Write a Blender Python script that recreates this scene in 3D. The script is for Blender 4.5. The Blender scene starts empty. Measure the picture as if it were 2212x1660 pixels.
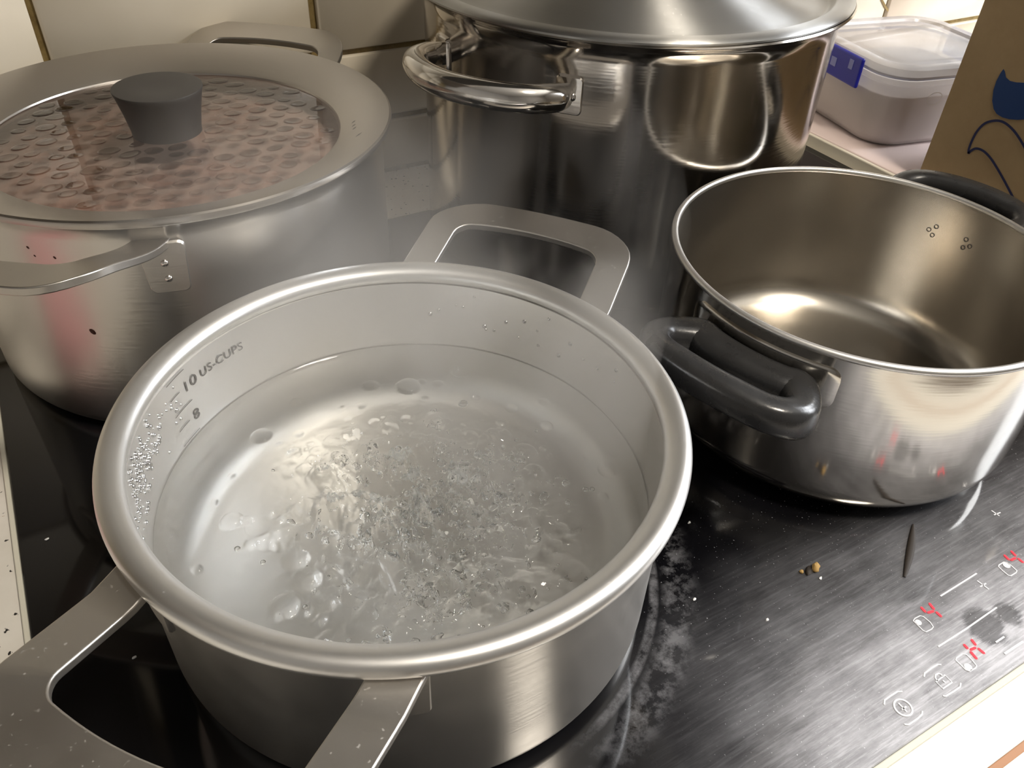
import bpy, bmesh, math, random
import numpy as np
from mathutils import Vector, Matrix, noise

random.seed(7)
rng = np.random.default_rng(11)
SC = bpy.context.scene
COL = SC.collection
S = 0.325            # metres per unit: the camera stands one unit above the hob glass

# ------------------------------------------------------------------ camera
FPX, CX, CY = 1752.7, 1106.0, 830.0
R = np.array([[0.8685347609812775, -0.28998876807310103, 0.40193766103544004],
              [-0.49424346106914496, -0.5673339626657039, 0.658677140939643],
              [0.03702391332082127, -0.7707390538940367, -0.6360743200640452]])
cam_d = bpy.data.cameras.new('camera')
cam_d.sensor_width = 36.0
cam_d.lens = 36.0 * FPX / 2212.0
cam_d.clip_start = 0.01
cam = bpy.data.objects.new('camera', cam_d)
COL.objects.link(cam)
M = Matrix.Identity(4)
for i in range(3):
    M[i][0] = R[i, 0]; M[i][1] = -R[i, 1]; M[i][2] = -R[i, 2]
M[2][3] = S
cam.matrix_world = M
SC.camera = cam

# ------------------------------------------------------------------ light and exposure
SC.view_settings.view_transform = 'Standard'
SC.view_settings.look = 'None'
SC.view_settings.gamma = 1.0
SC.view_settings.exposure = 0.25
SC.view_settings.use_curve_mapping = False
SC.cycles.max_bounces = 8
SC.cycles.transmission_bounces = 7
SC.cycles.glossy_bounces = 5
SC.cycles.diffuse_bounces = 2
SC.cycles.adaptive_threshold = 0.02
SC.cycles.transparent_max_bounces = 12
SC.cycles.volume_bounces = 1
SC.cycles.volume_step_rate = 6.0
SC.cycles.volume_max_steps = 24
SC.cycles.use_light_tree = False

world = bpy.data.worlds.new('world'); SC.world = world
world.use_nodes = True
wb = world.node_tree.nodes['Background']
wb.inputs[0].default_value = (0.75, 0.85, 1.0, 1.0)
wb.inputs[1].default_value = 0.6

WIN_POWER = 56.0
LAMP_STRENGTH = 68.0

def area(name, loc, rot, sx, sy, power, col):
    d = bpy.data.lights.new(name, 'AREA'); d.shape = 'RECTANGLE'
    d.size, d.size_y = sx, sy; d.energy = power; d.color = col
    o = bpy.data.objects.new(name, d); COL.objects.link(o)
    o.location = loc; o.rotation_euler = rot
    return o
# daylight coming in through the window of the right-hand wall
WX = 1.75
area('window_daylight', (WX + 0.05, -0.08, 0.72), (0, math.radians(90), 0), 0.95, 1.1, WIN_POWER, (0.93, 0.96, 1.0))

# ------------------------------------------------------------------ pixel helpers (directions only)
def pray(p):
    return R @ np.array([p[0] - CX, p[1] - CY, FPX])
def on(p, z=0.0):
    d = pray(p); t = (z - 1.0) / d[2]
    return (d[0] * t, d[1] * t)
def on_x(p, X):
    d = pray(p); t = X / d[0]
    return (X, d[1] * t, 1.0 + d[2] * t)

# ------------------------------------------------------------------ materials
def new_mat(name):
    m = bpy.data.materials.new(name); m.use_nodes = True
    nt = m.node_tree
    b = nt.nodes['Principled BSDF']
    return m, nt, b
def N(nt, t, **kw):
    n = nt.nodes.new(t)
    for k, v in kw.items(): setattr(n, k, v)
    return n
def L(nt, a, b): nt.links.new(a, b)
def rgba(c): return (c[0], c[1], c[2], 1.0)
def ramp(nt, src, p0, p1, c0=(0, 0, 0), c1=(1, 1, 1)):
    r = N(nt, 'ShaderNodeValToRGB')
    r.color_ramp.elements[0].position = p0; r.color_ramp.elements[1].position = p1
    r.color_ramp.elements[0].color = rgba(c0); r.color_ramp.elements[1].color = rgba(c1)
    L(nt, src, r.inputs[0]); return r
def noise_tex(nt, coord, scale, detail=3.0, rough=0.55, mapping=None):
    n = N(nt, 'ShaderNodeTexNoise')
    n.inputs['Scale'].default_value = scale; n.inputs['Detail'].default_value = detail
    n.inputs['Roughness'].default_value = rough
    src = coord
    if mapping:
        mp = N(nt, 'ShaderNodeMapping'); mp.inputs['Scale'].default_value = mapping
        L(nt, coord, mp.inputs['Vector']); src = mp.outputs[0]
    L(nt, src, n.inputs['Vector']); return n
def objco(nt):
    return N(nt, 'ShaderNodeTexCoord').outputs['Object']
def mathn(nt, op, a, b=None, clamp=False):
    n = N(nt, 'ShaderNodeMath', operation=op); n.use_clamp = clamp
    for i, v in enumerate((a, b)):
        if v is None: continue
        if isinstance(v, (int, float)): n.inputs[i].default_value = v
        else: L(nt, v, n.inputs[i])
    return n.outputs[0]
def bump(nt, b, h, strength=0.2, dist=0.001):
    bp = N(nt, 'ShaderNodeBump'); bp.inputs['Strength'].default_value = strength
    bp.inputs['Distance'].default_value = dist
    L(nt, h, bp.inputs['Height']); L(nt, bp.outputs[0], b.inputs['Normal'])

def plain(name, col, rough=0.5, metal=0.0, **kw):
    m, nt, b = new_mat(name)
    b.inputs['Base Color'].default_value = rgba(col)
    b.inputs['Roughness'].default_value = rough
    b.inputs['Metallic'].default_value = metal
    for k, v in kw.items(): b.inputs[k].default_value = v
    return m

def steel(name, col=(0.66, 0.63, 0.59), rough=0.25, aniso=0.6, spots=0.0, rvar=0.08, grain=0.06):
    """brushed steel turned about its own axis, with a little stain and wear"""
    m, nt, b = new_mat(name)
    co = objco(nt)
    b.inputs['Metallic'].default_value = 1.0
    n1 = noise_tex(nt, co, 14.0, 1.0)
    mix = N(nt, 'ShaderNodeMix', data_type='RGBA')
    mix.inputs['A'].default_value = rgba([c * 0.94 for c in col])
    mix.inputs['B'].default_value = rgba(col)
    L(nt, n1.outputs['Fac'], mix.inputs['Factor'])
    colout = mix.outputs['Result']
    n2 = noise_tex(nt, co, 55.0, 2.0, 0.65)
    ro = mathn(nt, 'MULTIPLY_ADD', n2.outputs['Fac'], rvar); nt.nodes[-1].inputs[2].default_value = rough - rvar * 0.5
    if spots > 0:
        n3 = noise_tex(nt, co, 520.0, 1.0, 0.5)
        sp = ramp(nt, n3.outputs['Fac'], 0.70, 0.78)
        f = mathn(nt, 'MULTIPLY', sp.outputs[0], spots)
        ro = mathn(nt, 'ADD', ro, mathn(nt, 'MULTIPLY', f, 0.3))
    L(nt, ro, b.inputs['Roughness'])
    L(nt, colout, b.inputs['Base Color'])
    if aniso > 0:
        b.inputs['Anisotropic'].default_value = aniso
        b.inputs['Anisotropic Rotation'].default_value = 0.25
        tg = N(nt, 'ShaderNodeTangent', direction_type='RADIAL', axis='Z')
        L(nt, tg.outputs[0], b.inputs['Tangent'])
    if grain > 0:
        g = noise_tex(nt, co, 260.0, 0.0, 0.5, mapping=(0.25, 0.25, 3.0))
        bump(nt, b, g.outputs['Fac'], grain, 0.0006)
    return m

M_POT = steel('pot_brushed_steel', (0.70, 0.675, 0.64), 0.30, 0.5)
M_POT_IN = steel('pot_inside_steel', (0.84, 0.82, 0.79), 0.40, 0.3)
M_RIM = steel('pot_rolled_rim', (0.90, 0.89, 0.87), 0.38, 0.0, spots=0.25, rvar=0.05, grain=0.05)
M_HANDLE = steel('matt_steel_handle', (0.62, 0.59, 0.55), 0.36, 0.0, spots=0.7, grain=0.10)
M_HANDLE2 = steel('shiny_steel_handle', (0.72, 0.69, 0.65), 0.12, 0.0, grain=0.0)
M_STOCK = steel('stockpot_polished_steel', (0.66, 0.62, 0.57), 0.13, 0.3, rvar=0.08, grain=0.03)
M_STOCKLID = steel('stockpot_lid_spun_steel', (0.48, 0.475, 0.46), 0.36, 0.95, spots=0.4)
M_CASS = steel('casserole_outside_steel', (0.68, 0.65, 0.60), 0.13, 0.4, rvar=0.03, grain=0.02)
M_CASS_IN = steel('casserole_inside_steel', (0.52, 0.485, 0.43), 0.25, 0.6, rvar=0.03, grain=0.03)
M_LIDRING = steel('lid_ring_satin_steel', (0.50, 0.47, 0.435), 0.33, 0.4)
M_HANDLE_L = steel('brushed_strap_handle', (0.50, 0.47, 0.43), 0.34, 0.0, spots=0.3, grain=0.05)
M_BEAD = plain('water_bead', (0.62, 0.61, 0.60), 0.14, 1.0)
M_MARK = plain('etched_marks', (0.16, 0.15, 0.14), 0.6, 0.3)
M_MARK2 = plain('faint_waterline_paint', (0.50, 0.48, 0.45), 0.4, 0.8)
M_BAKE = None
def mk_bakelite():
    m, nt, b = new_mat('black_bakelite')
    co = objco(nt)
    b.inputs['Base Color'].default_value = (0.028, 0.028, 0.029, 1)
    n = noise_tex(nt, co, 90.0, 4.0)
    r = ramp(nt, n.outputs['Fac'], 0.35, 0.75, (0.22,) * 3, (0.40,) * 3)
    L(nt, r.outputs[0], b.inputs['Roughness'])
    n2 = noise_tex(nt, co, 700.0, 2.0)
    bump(nt, b, n2.outputs['Fac'], 0.12, 0.0004)
    return m
M_BAKE = mk_bakelite()
M_KNOB = plain('grey_black_plastic_knob', (0.042, 0.038, 0.034), 0.5)
M_BLUE = plain('blue_plastic_clip', (0.015, 0.02, 0.36), 0.35)
M_RED = None
def emit(name, col, st):
    m, nt, b = new_mat(name)
    b.inputs['Base Color'].default_value = rgba((0.02, 0, 0))
    b.inputs['Emission Color'].default_value = rgba(col)
    b.inputs['Emission Strength'].default_value = st
    return m
M_RED = emit('red_led_segment', (1.0, 0.012, 0.03), 1.6)
M_LAMP = emit('lamp_diffuser', (1.0, 0.91, 0.78), LAMP_STRENGTH)

def mk_glass_hob():
    m, nt, b = new_mat('black_hob_glass')
    co = objco(nt)
    b.inputs['Base Color'].default_value = (0.004, 0.004, 0.005, 1)
    b.inputs['Roughness'].default_value = 0.06
    b.inputs['IOR'].default_value = 1.5
    sep = N(nt, 'ShaderNodeSeparateXYZ'); L(nt, co, sep.inputs[0])
    X, Y = sep.outputs[0], sep.outputs[1]
    def sst(v, a, c):
        mr = N(nt, 'ShaderNodeMapRange', interpolation_type='SMOOTHSTEP')
        mr.inputs['From Min'].default_value = a * S; mr.inputs['From Max'].default_value = c * S
        L(nt, v, mr.inputs['Value']); return mr.outputs[0]
    # wiped grease with painted light sheen: only on the front right quarter, wobbly border
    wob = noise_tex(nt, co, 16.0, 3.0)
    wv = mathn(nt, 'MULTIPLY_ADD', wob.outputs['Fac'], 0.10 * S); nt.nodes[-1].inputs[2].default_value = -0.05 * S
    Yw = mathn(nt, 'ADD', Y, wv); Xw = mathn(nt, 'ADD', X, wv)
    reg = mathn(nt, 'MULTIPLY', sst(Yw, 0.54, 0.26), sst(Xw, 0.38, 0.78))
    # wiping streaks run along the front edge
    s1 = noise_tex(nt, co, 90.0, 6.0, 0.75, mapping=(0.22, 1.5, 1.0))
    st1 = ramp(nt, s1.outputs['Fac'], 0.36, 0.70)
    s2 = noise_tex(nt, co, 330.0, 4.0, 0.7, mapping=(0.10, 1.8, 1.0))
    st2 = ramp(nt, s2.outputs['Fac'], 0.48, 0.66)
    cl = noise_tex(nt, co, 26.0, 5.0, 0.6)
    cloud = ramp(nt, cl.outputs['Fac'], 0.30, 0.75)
    grease_sheen = mathn(nt, 'ADD', mathn(nt, 'MULTIPLY', st1.outputs[0], 0.30), mathn(nt, 'MULTIPLY', st2.outputs[0], 0.22))
    grease_sheen = mathn(nt, 'ADD', grease_sheen, mathn(nt, 'MULTIPLY_ADD', cloud.outputs[0], 0.38)); nt.nodes[-2].inputs[2].default_value = 0.22
    grease_sheen = mathn(nt, 'MULTIPLY', grease_sheen, reg)
    # dried boil-over ring round the front saucepan
    dv = N(nt, 'ShaderNodeVectorMath', operation='DISTANCE')
    dv.inputs[1].default_value = (0.2874 * S, 0.7349 * S, 0.0); L(nt, co, dv.inputs[0])
    dd = dv.outputs['Value']
    ring = mathn(nt, 'MULTIPLY', sst(dd, 0.356, 0.362), sst(dd, 0.374, 0.368))
    blot = noise_tex(nt, co, 75.0, 5.0, 0.7)
    bl = ramp(nt, blot.outputs['Fac'], 0.46, 0.62)
    ring2 = mathn(nt, 'MULTIPLY', mathn(nt, 'MULTIPLY', sst(dd, 0.372, 0.39), sst(dd, 0.44, 0.40)), bl.outputs[0])
    rn = noise_tex(nt, co, 120.0, 5.0, 0.75); rnr = ramp(nt, rn.outputs['Fac'], 0.35, 0.68)
    ring = mathn(nt, 'MULTIPLY', ring, rnr.outputs[0])
    rg = mathn(nt, 'ADD', mathn(nt, 'MULTIPLY', ring, 0.50), mathn(nt, 'MULTIPLY', ring2, 0.35))
    rg = mathn(nt, 'MULTIPLY', rg, sst(X, 0.30, 0.50))
    # tiny specks
    sp = noise_tex(nt, co, 900.0, 1.0)
    spk = ramp(nt, sp.outputs['Fac'], 0.72, 0.78)
    spm = mathn(nt, 'MULTIPLY', mathn(nt, 'MULTIPLY', spk.outputs[0], 0.8), sst(X, 0.45, 0.60))
    spm = mathn(nt, 'MULTIPLY', spm, sst(Y, 0.70, 0.50))
    for bx_, by_, br_ in ((0.972, 0.236, 0.030), (1.022, 0.231, 0.020)):
        bd_ = N(nt, 'ShaderNodeVectorMath', operation='DISTANCE'); bd_.inputs[1].default_value = (bx_ * S, by_ * S, 0); L(nt, co, bd_.inputs[0])
        bw = mathn(nt, 'MULTIPLY_ADD', st1.outputs[0], 0.016 * S); L(nt, bd_.outputs['Value'], nt.nodes[-1].inputs[2])
        grease_sheen = mathn(nt, 'MULTIPLY', grease_sheen, mathn(nt, 'MULTIPLY_ADD', sst(bw, br_, br_ + 0.012), 0.62)); nt.nodes[-2].inputs[2].default_value = 0.38
    mask = mathn(nt, 'ADD', mathn(nt, 'ADD', grease_sheen, rg), spm, clamp=True)
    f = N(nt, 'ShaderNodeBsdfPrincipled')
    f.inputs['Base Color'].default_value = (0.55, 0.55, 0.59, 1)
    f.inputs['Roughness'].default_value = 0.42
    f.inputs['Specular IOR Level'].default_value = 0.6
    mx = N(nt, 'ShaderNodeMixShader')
    fac = mathn(nt, 'MULTIPLY', mask, mathn(nt, 'MULTIPLY_ADD', sst(Y, 0.36, 0.16), 1.0), clamp=True); nt.nodes[-2].inputs[2].default_value = 0.55  # painted sheen: mask strengthened toward the brighter front edge
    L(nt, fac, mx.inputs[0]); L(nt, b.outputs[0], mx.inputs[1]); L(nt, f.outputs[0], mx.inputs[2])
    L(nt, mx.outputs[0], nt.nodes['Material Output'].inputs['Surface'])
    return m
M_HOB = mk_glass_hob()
M_PRINT = plain('grey_printed_symbol', (0.74, 0.74, 0.76), 0.5)

def mk_terrazzo():
    m, nt, b = new_mat('speckled_worktop')
    co = objco(nt)
    v = N(nt, 'ShaderNodeTexVoronoi'); v.inputs['Scale'].default_value = 260.0
    w = noise_tex(nt, co, 500.0, 3.0)
    vm = N(nt, 'ShaderNodeVectorMath', operation='MULTIPLY_ADD')
    vm.inputs[1].default_value = (0.004,) * 3; L(nt, w.outputs['Color'], vm.inputs[0]); L(nt, co, vm.inputs[2])
    L(nt, vm.outputs[0], v.inputs['Vector'])
    rnd = N(nt, 'ShaderNodeSeparateColor'); L(nt, v.outputs['Color'], rnd.inputs[0])
    small = ramp(nt, v.outputs['Distance'], 0.20, 0.26, (1, 1, 1), (0, 0, 0))
    pick = ramp(nt, rnd.outputs[0], 0.66, 0.68)
    sp = mathn(nt, 'MULTIPLY', small.outputs[0], pick.outputs[0])
    tan = ramp(nt, rnd.outputs[1], 0.86, 0.88, (0.02, 0.018, 0.016), (0.35, 0.19, 0.06))
    cn = noise_tex(nt, co, 30.0, 4.0)
    base = ramp(nt, cn.outputs['Fac'], 0.3, 0.7, (0.70, 0.665, 0.60), (0.80, 0.77, 0.71))
    mix = N(nt, 'ShaderNodeMix', data_type='RGBA')
    L(nt, sp, mix.inputs['Factor']); L(nt, base.outputs[0], mix.inputs['A']); L(nt, tan.outputs[0], mix.inputs['B'])
    L(nt, mix.outputs['Result'], b.inputs['Base Color'])
    b.inputs['Roughness'].default_value = 0.32
    return m
M_TOP = mk_terrazzo()
M_SEAL = plain('yellowed_sealant', (0.70, 0.68, 0.58), 0.6)
M_COPPER = plain('brown_edge_strip', (0.42, 0.20, 0.09), 0.4)

def mk_tile():
    m, nt, b = new_mat('cream_glazed_tile')
    co = objco(nt)
    n = noise_tex(nt, co, 12.0, 3.0)
    r = ramp(nt, n.outputs['Fac'], 0.3, 0.7, (0.69, 0.61, 0.475), (0.75, 0.67, 0.54))
    L(nt, r.outputs[0], b.inputs['Base Color'])
    b.inputs['Roughness'].default_value = 0.22
    n2 = noise_tex(nt, co, 40.0, 2.0); bump(nt, b, n2.outputs['Fac'], 0.05, 0.001)
    return m
M_TILE = mk_tile()
def mk_grout():
    m, nt, b = new_mat('browned_grout')
    co = objco(nt)
    n = noise_tex(nt, co, 60.0, 5.0, 0.7)
    r = ramp(nt, n.outputs['Fac'], 0.3, 0.7, (0.16, 0.105, 0.03), (0.36, 0.26, 0.10))
    L(nt, r.outputs[0], b.inputs['Base Color']); b.inputs['Roughness'].default_value = 0.85
    bump(nt, b, n.outputs['Fac'], 0.5, 0.001)
    return m
M_GROUT = mk_grout()
M_PAINT = plain('brown_kitchen_paint', (0.28, 0.265, 0.245), 0.8)
M_CEIL = plain('white_ceiling_paint', (0.58, 0.55, 0.50), 0.9)
M_FLOOR = plain('brown_floor', (0.16, 0.11, 0.075), 0.5)

def mk_card():
    m, nt, b = new_mat('brown_cardboard')
    co = objco(nt)
    n = noise_tex(nt, co, 20.0, 6.0, 0.7)
    r = ramp(nt, n.outputs['Fac'], 0.25, 0.75, (0.36, 0.25, 0.13), (0.45, 0.325, 0.18))
    L(nt, r.outputs[0], b.inputs['Base Color']); b.inputs['Roughness'].default_value = 0.8
    n2 = noise_tex(nt, co, 300.0, 3.0, mapping=(1, 1, 0.2)); bump(nt, b, n2.outputs['Fac'], 0.15, 0.0006)
    return m
M_CARD = mk_card()
M_INK = plain('blue_print_ink', (0.010, 0.045, 0.17), 0.6)
M_INK2 = plain('dark_blue_line_ink', (0.02, 0.025, 0.09), 0.6)
M_BOARD = plain('pinkish_white_board', (0.80, 0.66, 0.63), 0.45)
M_BOARDEDGE = plain('cream_board_edge', (0.80, 0.74, 0.62), 0.5)

def mk_pp(name, col, tr=0.35, rough=0.35):
    m, nt, b = new_mat(name)
    b.inputs['Base Color'].default_value = rgba(col)
    b.inputs['Roughness'].default_value = rough
    t = N(nt, 'ShaderNodeBsdfTransparent'); t.inputs[0].default_value = (0.95, 0.94, 0.95, 1)
    mx = N(nt, 'ShaderNodeMixShader'); mx.inputs[0].default_value = tr
    L(nt, b.outputs[0], mx.inputs[1]); L(nt, t.outputs[0], mx.inputs[2])
    L(nt, mx.outputs[0], nt.nodes['Material Output'].inputs['Surface'])
    return m
M_PP = mk_pp('cloudy_plastic_body', (0.80, 0.72, 0.69), 0.45)
M_PPLID = mk_pp('cloudy_plastic_lid', (0.74, 0.72, 0.72), 0.45, 0.2)
M_SEALB = mk_pp('grey_blue_seal', (0.42, 0.43, 0.55), 0.1)
M_FLOUR = plain('white_flour', (0.84, 0.79, 0.74), 0.95)

def mk_water():
    m, nt, b = new_mat('boiling_water')
    nt.nodes.remove(b)
    g = N(nt, 'ShaderNodeBsdfGlass'); g.inputs['IOR'].default_value = 1.33; g.inputs['Roughness'].default_value = 0.0
    g.inputs['Color'].default_value = (0.97, 0.98, 0.98, 1)
    L(nt, g.outputs[0], nt.nodes['Material Output'].inputs['Surface'])
    return m
M_WATER = mk_water()
def mk_bubble():
    m, nt, b = new_mat('air_bubble')
    nt.nodes.remove(b)
    g = N(nt, 'ShaderNodeBsdfGlass'); g.inputs['IOR'].default_value = 0.75; g.inputs['Roughness'].default_value = 0.0
    L(nt, g.outputs[0], nt.nodes['Material Output'].inputs['Surface'])
    return m
M_BUBBLE = mk_bubble()
def mk_lidglass():
    m, nt, b = new_mat('steamed_lid_glass')
    nt.nodes.remove(b)
    t = N(nt, 'ShaderNodeBsdfTransparent'); t.inputs[0].default_value = (0.92, 0.90, 0.89, 1)
    d = N(nt, 'ShaderNodeBsdfDiffuse'); d.inputs[0].default_value = (0.60, 0.46, 0.39, 1)
    m1 = N(nt, 'ShaderNodeMixShader')
    co = objco(nt)
    n = noise_tex(nt, co, 22.0, 3.0)
    fr = ramp(nt, n.outputs['Fac'], 0.3, 0.7, (0.06,) * 3, (0.12,) * 3)
    L(nt, fr.outputs[0], m1.inputs[0]); L(nt, t.outputs[0], m1.inputs[1]); L(nt, d.outputs[0], m1.inputs[2])
    g = N(nt, 'ShaderNodeBsdfGlossy'); g.inputs['Roughness'].default_value = 0.03
    fz = N(nt, 'ShaderNodeFresnel'); fz.inputs[0].default_value = 1.55
    m2 = N(nt, 'ShaderNodeMixShader')
    L(nt, fz.outputs[0], m2.inputs[0]); L(nt, m1.outputs[0], m2.inputs[1]); L(nt, g.outputs[0], m2.inputs[2])
    L(nt, m2.outputs[0], nt.nodes['Material Output'].inputs['Surface'])
    return m
M_LIDGLASS = mk_lidglass()
def mk_drop():
    m, nt, b = new_mat('water_droplet')
    nt.nodes.remove(b)
    g = N(nt, 'ShaderNodeBsdfGlass'); g.inputs['IOR'].default_value = 1.33; g.inputs['Roughness'].default_value = 0.0
    L(nt, g.outputs[0], nt.nodes['Material Output'].inputs['Surface'])
    return m
M_DROP = mk_drop()
def mk_dropthin():
    m, nt, b = new_mat('lens_of_water'); nt.nodes.remove(b)
    t = N(nt, 'ShaderNodeBsdfTransparent'); t.inputs[0].default_value = (0.93, 0.91, 0.90, 1)
    g = N(nt, 'ShaderNodeBsdfGlossy'); g.inputs['Roughness'].default_value = 0.04
    fz = N(nt, 'ShaderNodeFresnel'); fz.inputs[0].default_value = 1.9
    mx = N(nt, 'ShaderNodeMixShader'); L(nt, fz.outputs[0], mx.inputs[0]); L(nt, t.outputs[0], mx.inputs[1]); L(nt, g.outputs[0], mx.inputs[2])
    L(nt, mx.outputs[0], nt.nodes['Material Output'].inputs['Surface']); return m
M_DROPTHIN = mk_dropthin()
def mk_stew():
    m, nt, b = new_mat('red_brown_stew')
    co = objco(nt)
    n = noise_tex(nt, co, 45.0, 4.0)
    r = ramp(nt, n.outputs['Fac'], 0.3, 0.7, (0.36, 0.14, 0.075), (0.54, 0.27, 0.17))
    L(nt, r.outputs[0], b.inputs['Base Color']); b.inputs['Roughness'].default_value = 0.25
    return m
M_STEW = mk_stew()
M_CRUMB = plain('toasted_crumb', (0.40, 0.25, 0.08), 0.8)
M_CHAR = plain('charred_brown', (0.020, 0.013, 0.008), 0.7)
M_WHITE = plain('white_salt_grain', (0.85, 0.85, 0.85), 0.5)
M_RUST = plain('dried_brown_splash', (0.07, 0.02, 0.01), 0.6)

# ------------------------------------------------------------------ object helpers
def props(o, label=None, cat=None, group=None, kind=None):
    if label: o['label'] = label
    if cat: o['category'] = cat
    if group: o['group'] = group
    if kind: o['kind'] = kind
    return o
def thing(name, loc, label, cat, rotz=0.0, group=None, kind=None):
    o = bpy.data.objects.new(name, None); COL.objects.link(o)
    o.empty_display_size = 0.02
    o.location = (loc[0] * S, loc[1] * S, loc[2] * S); o.rotation_euler = (0, 0, rotz)
    return props(o, label, cat, group, kind)
def mk_mesh(name, verts, faces, mat, smooth=True, sharp=38.0):
    me = bpy.data.meshes.new(name)
    v = np.asarray(verts, float) * S
    me.from_pydata([tuple(p) for p in v], [], faces)
    me.validate()
    me.materials.append(mat)
    if smooth:
        me.polygons.foreach_set('use_smooth', [True] * len(me.polygons))
        me.set_sharp_from_angle(angle=math.radians(sharp))
    me.update()
    return me
def part(name, verts, faces, mat, parent=None, loc=None, smooth=True, sharp=38.0, label=None, fixn=True):
    me = mk_mesh(name, verts, faces, mat, smooth, sharp)
    if fixn:
        bm = bmesh.new(); bm.from_mesh(me)
        bmesh.ops.recalc_face_normals(bm, faces=bm.faces); bm.to_mesh(me); bm.free()
    o = bpy.data.objects.new(name, me); COL.objects.link(o)
    if parent: o.parent = parent
    if loc: o.location = (loc[0] * S, loc[1] * S, loc[2] * S)
    if label: o['label'] = label
    return o
def link_copy(src, parent, loc=None, rot=None, scale=None):
    o = src.copy(); COL.objects.link(o); o.parent = parent
    if loc is not None: o.location = [c * S for c in loc]
    if rot is not None: o.rotation_euler = rot
    if scale is not None: o.scale = scale
    return o
def bevel(o, w, seg=2):
    m = o.modifiers.new('bevel', 'BEVEL'); m.width = w * S; m.segments = seg
    m.limit_method = 'ANGLE'; m.angle_limit = math.radians(40); m.harden_normals = False
    return o

def lathe(prof, seg=128, closed=False):
    """prof: list of (r, z); r==0 gives a pole"""
    vs, fs, rows = [], [], []
    for r, z in prof:
        if r <= 1e-9:
            rows.append([len(vs)]); vs.append((0, 0, z))
        else:
            k = len(vs); rows.append(list(range(k, k + seg)))
            for i in range(seg):
                a = 2 * math.pi * i / seg
                vs.append((r * math.cos(a), r * math.sin(a), z))
    pairs = list(zip(rows[:-1], rows[1:]))
    if closed: pairs.append((rows[-1], rows[0]))
    for A, B in pairs:
        if len(A) == 1 and len(B) == 1: continue
        for i in range(seg):
            j = (i + 1) % seg
            if len(A) == 1: fs.append((A[0], B[i], B[j]))
            elif len(B) == 1: fs.append((A[i], A[j], B[0]))
            else: fs.append((A[i], A[j], B[j], B[i]))
    return vs, fs
def arc(cx, cz, r, a0, a1, n):
    return [(cx + r * math.cos(math.radians(a0 + (a1 - a0) * i / n)), cz + r * math.sin(math.radians(a0 + (a1 - a0) * i / n))) for i in range(n + 1)]
def box_vf(x0, x1, y0, y1, z0, z1):
    v = [(x0, y0, z0), (x1, y0, z0), (x1, y1, z0), (x0, y1, z0), (x0, y0, z1), (x1, y0, z1), (x1, y1, z1), (x0, y1, z1)]
    f = [(0, 3, 2, 1), (4, 5, 6, 7), (0, 1, 5, 4), (1, 2, 6, 5), (2, 3, 7, 6), (3, 0, 4, 7)]
    return v, f
def rrect(w, d, r, n=8):
    """rounded rectangle outline centred on 0"""
    pts = []
    for cx, cy, a0 in ((w / 2 - r, d / 2 - r, 0), (-w / 2 + r, d / 2 - r, 90), (-w / 2 + r, -d / 2 + r, 180), (w / 2 - r, -d / 2 + r, 270)):
        pts += arc(cx, cy, r, a0, a0 + 90, n)
    return pts
def loft(rings, cap0=True, cap1=True, closed_ring=True):
    n = len(rings[0]); vs = [p for r in rings for p in r]; fs = []
    for k in range(len(rings) - 1):
        for i in range(n if closed_ring else n - 1):
            j = (i + 1) % n
            fs.append((k * n + i, k * n + j, (k + 1) * n + j, (k + 1) * n + i))
    if cap0: fs.append(tuple(range(n - 1, -1, -1)))
    if cap1: fs.append(tuple((len(rings) - 1) * n + i for i in range(n)))
    return vs, fs
def smooth_path(pts, n=8):
    """Catmull-Rom through the points"""
    P = [np.array(p, float) for p in pts]; P = [2 * P[0] - P[1]] + P + [2 * P[-1] - P[-2]]
    out = []
    for i in range(1, len(P) - 2):
        for k in range(n):
            t = k / n
            out.append(0.5 * (2 * P[i] + (P[i + 1] - P[i - 1]) * t + (2 * P[i - 1] - 5 * P[i] + 4 * P[i + 1] - P[i + 2]) * t * t + (3 * P[i] - P[i - 1] - 3 * P[i + 1] + P[i + 2]) * t ** 3))
    out.append(P[-2]); return out
def sweep(path, ra, rb, n=16, up=(0, 0, 1)):
    """elliptical section: ra sideways, rb along 'up'"""
    rings = []; up = np.array(up, float); m = len(path)
    for i, p in enumerate(path):
        t = path[min(i + 1, m - 1)] - path[max(i - 1, 0)]; t = t / np.linalg.norm(t)
        s = np.cross(t, up); s /= np.linalg.norm(s); w = np.cross(s, t)
        a = ra[i] if hasattr(ra, '__len__') else ra
        b = rb[i] if hasattr(rb, '__len__') else rb
        rings.append([tuple(p + s * a * math.cos(q) + w * b * math.sin(q)) for q in [2 * math.pi * k / n for k in range(n)]])
    return loft(rings)
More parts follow.
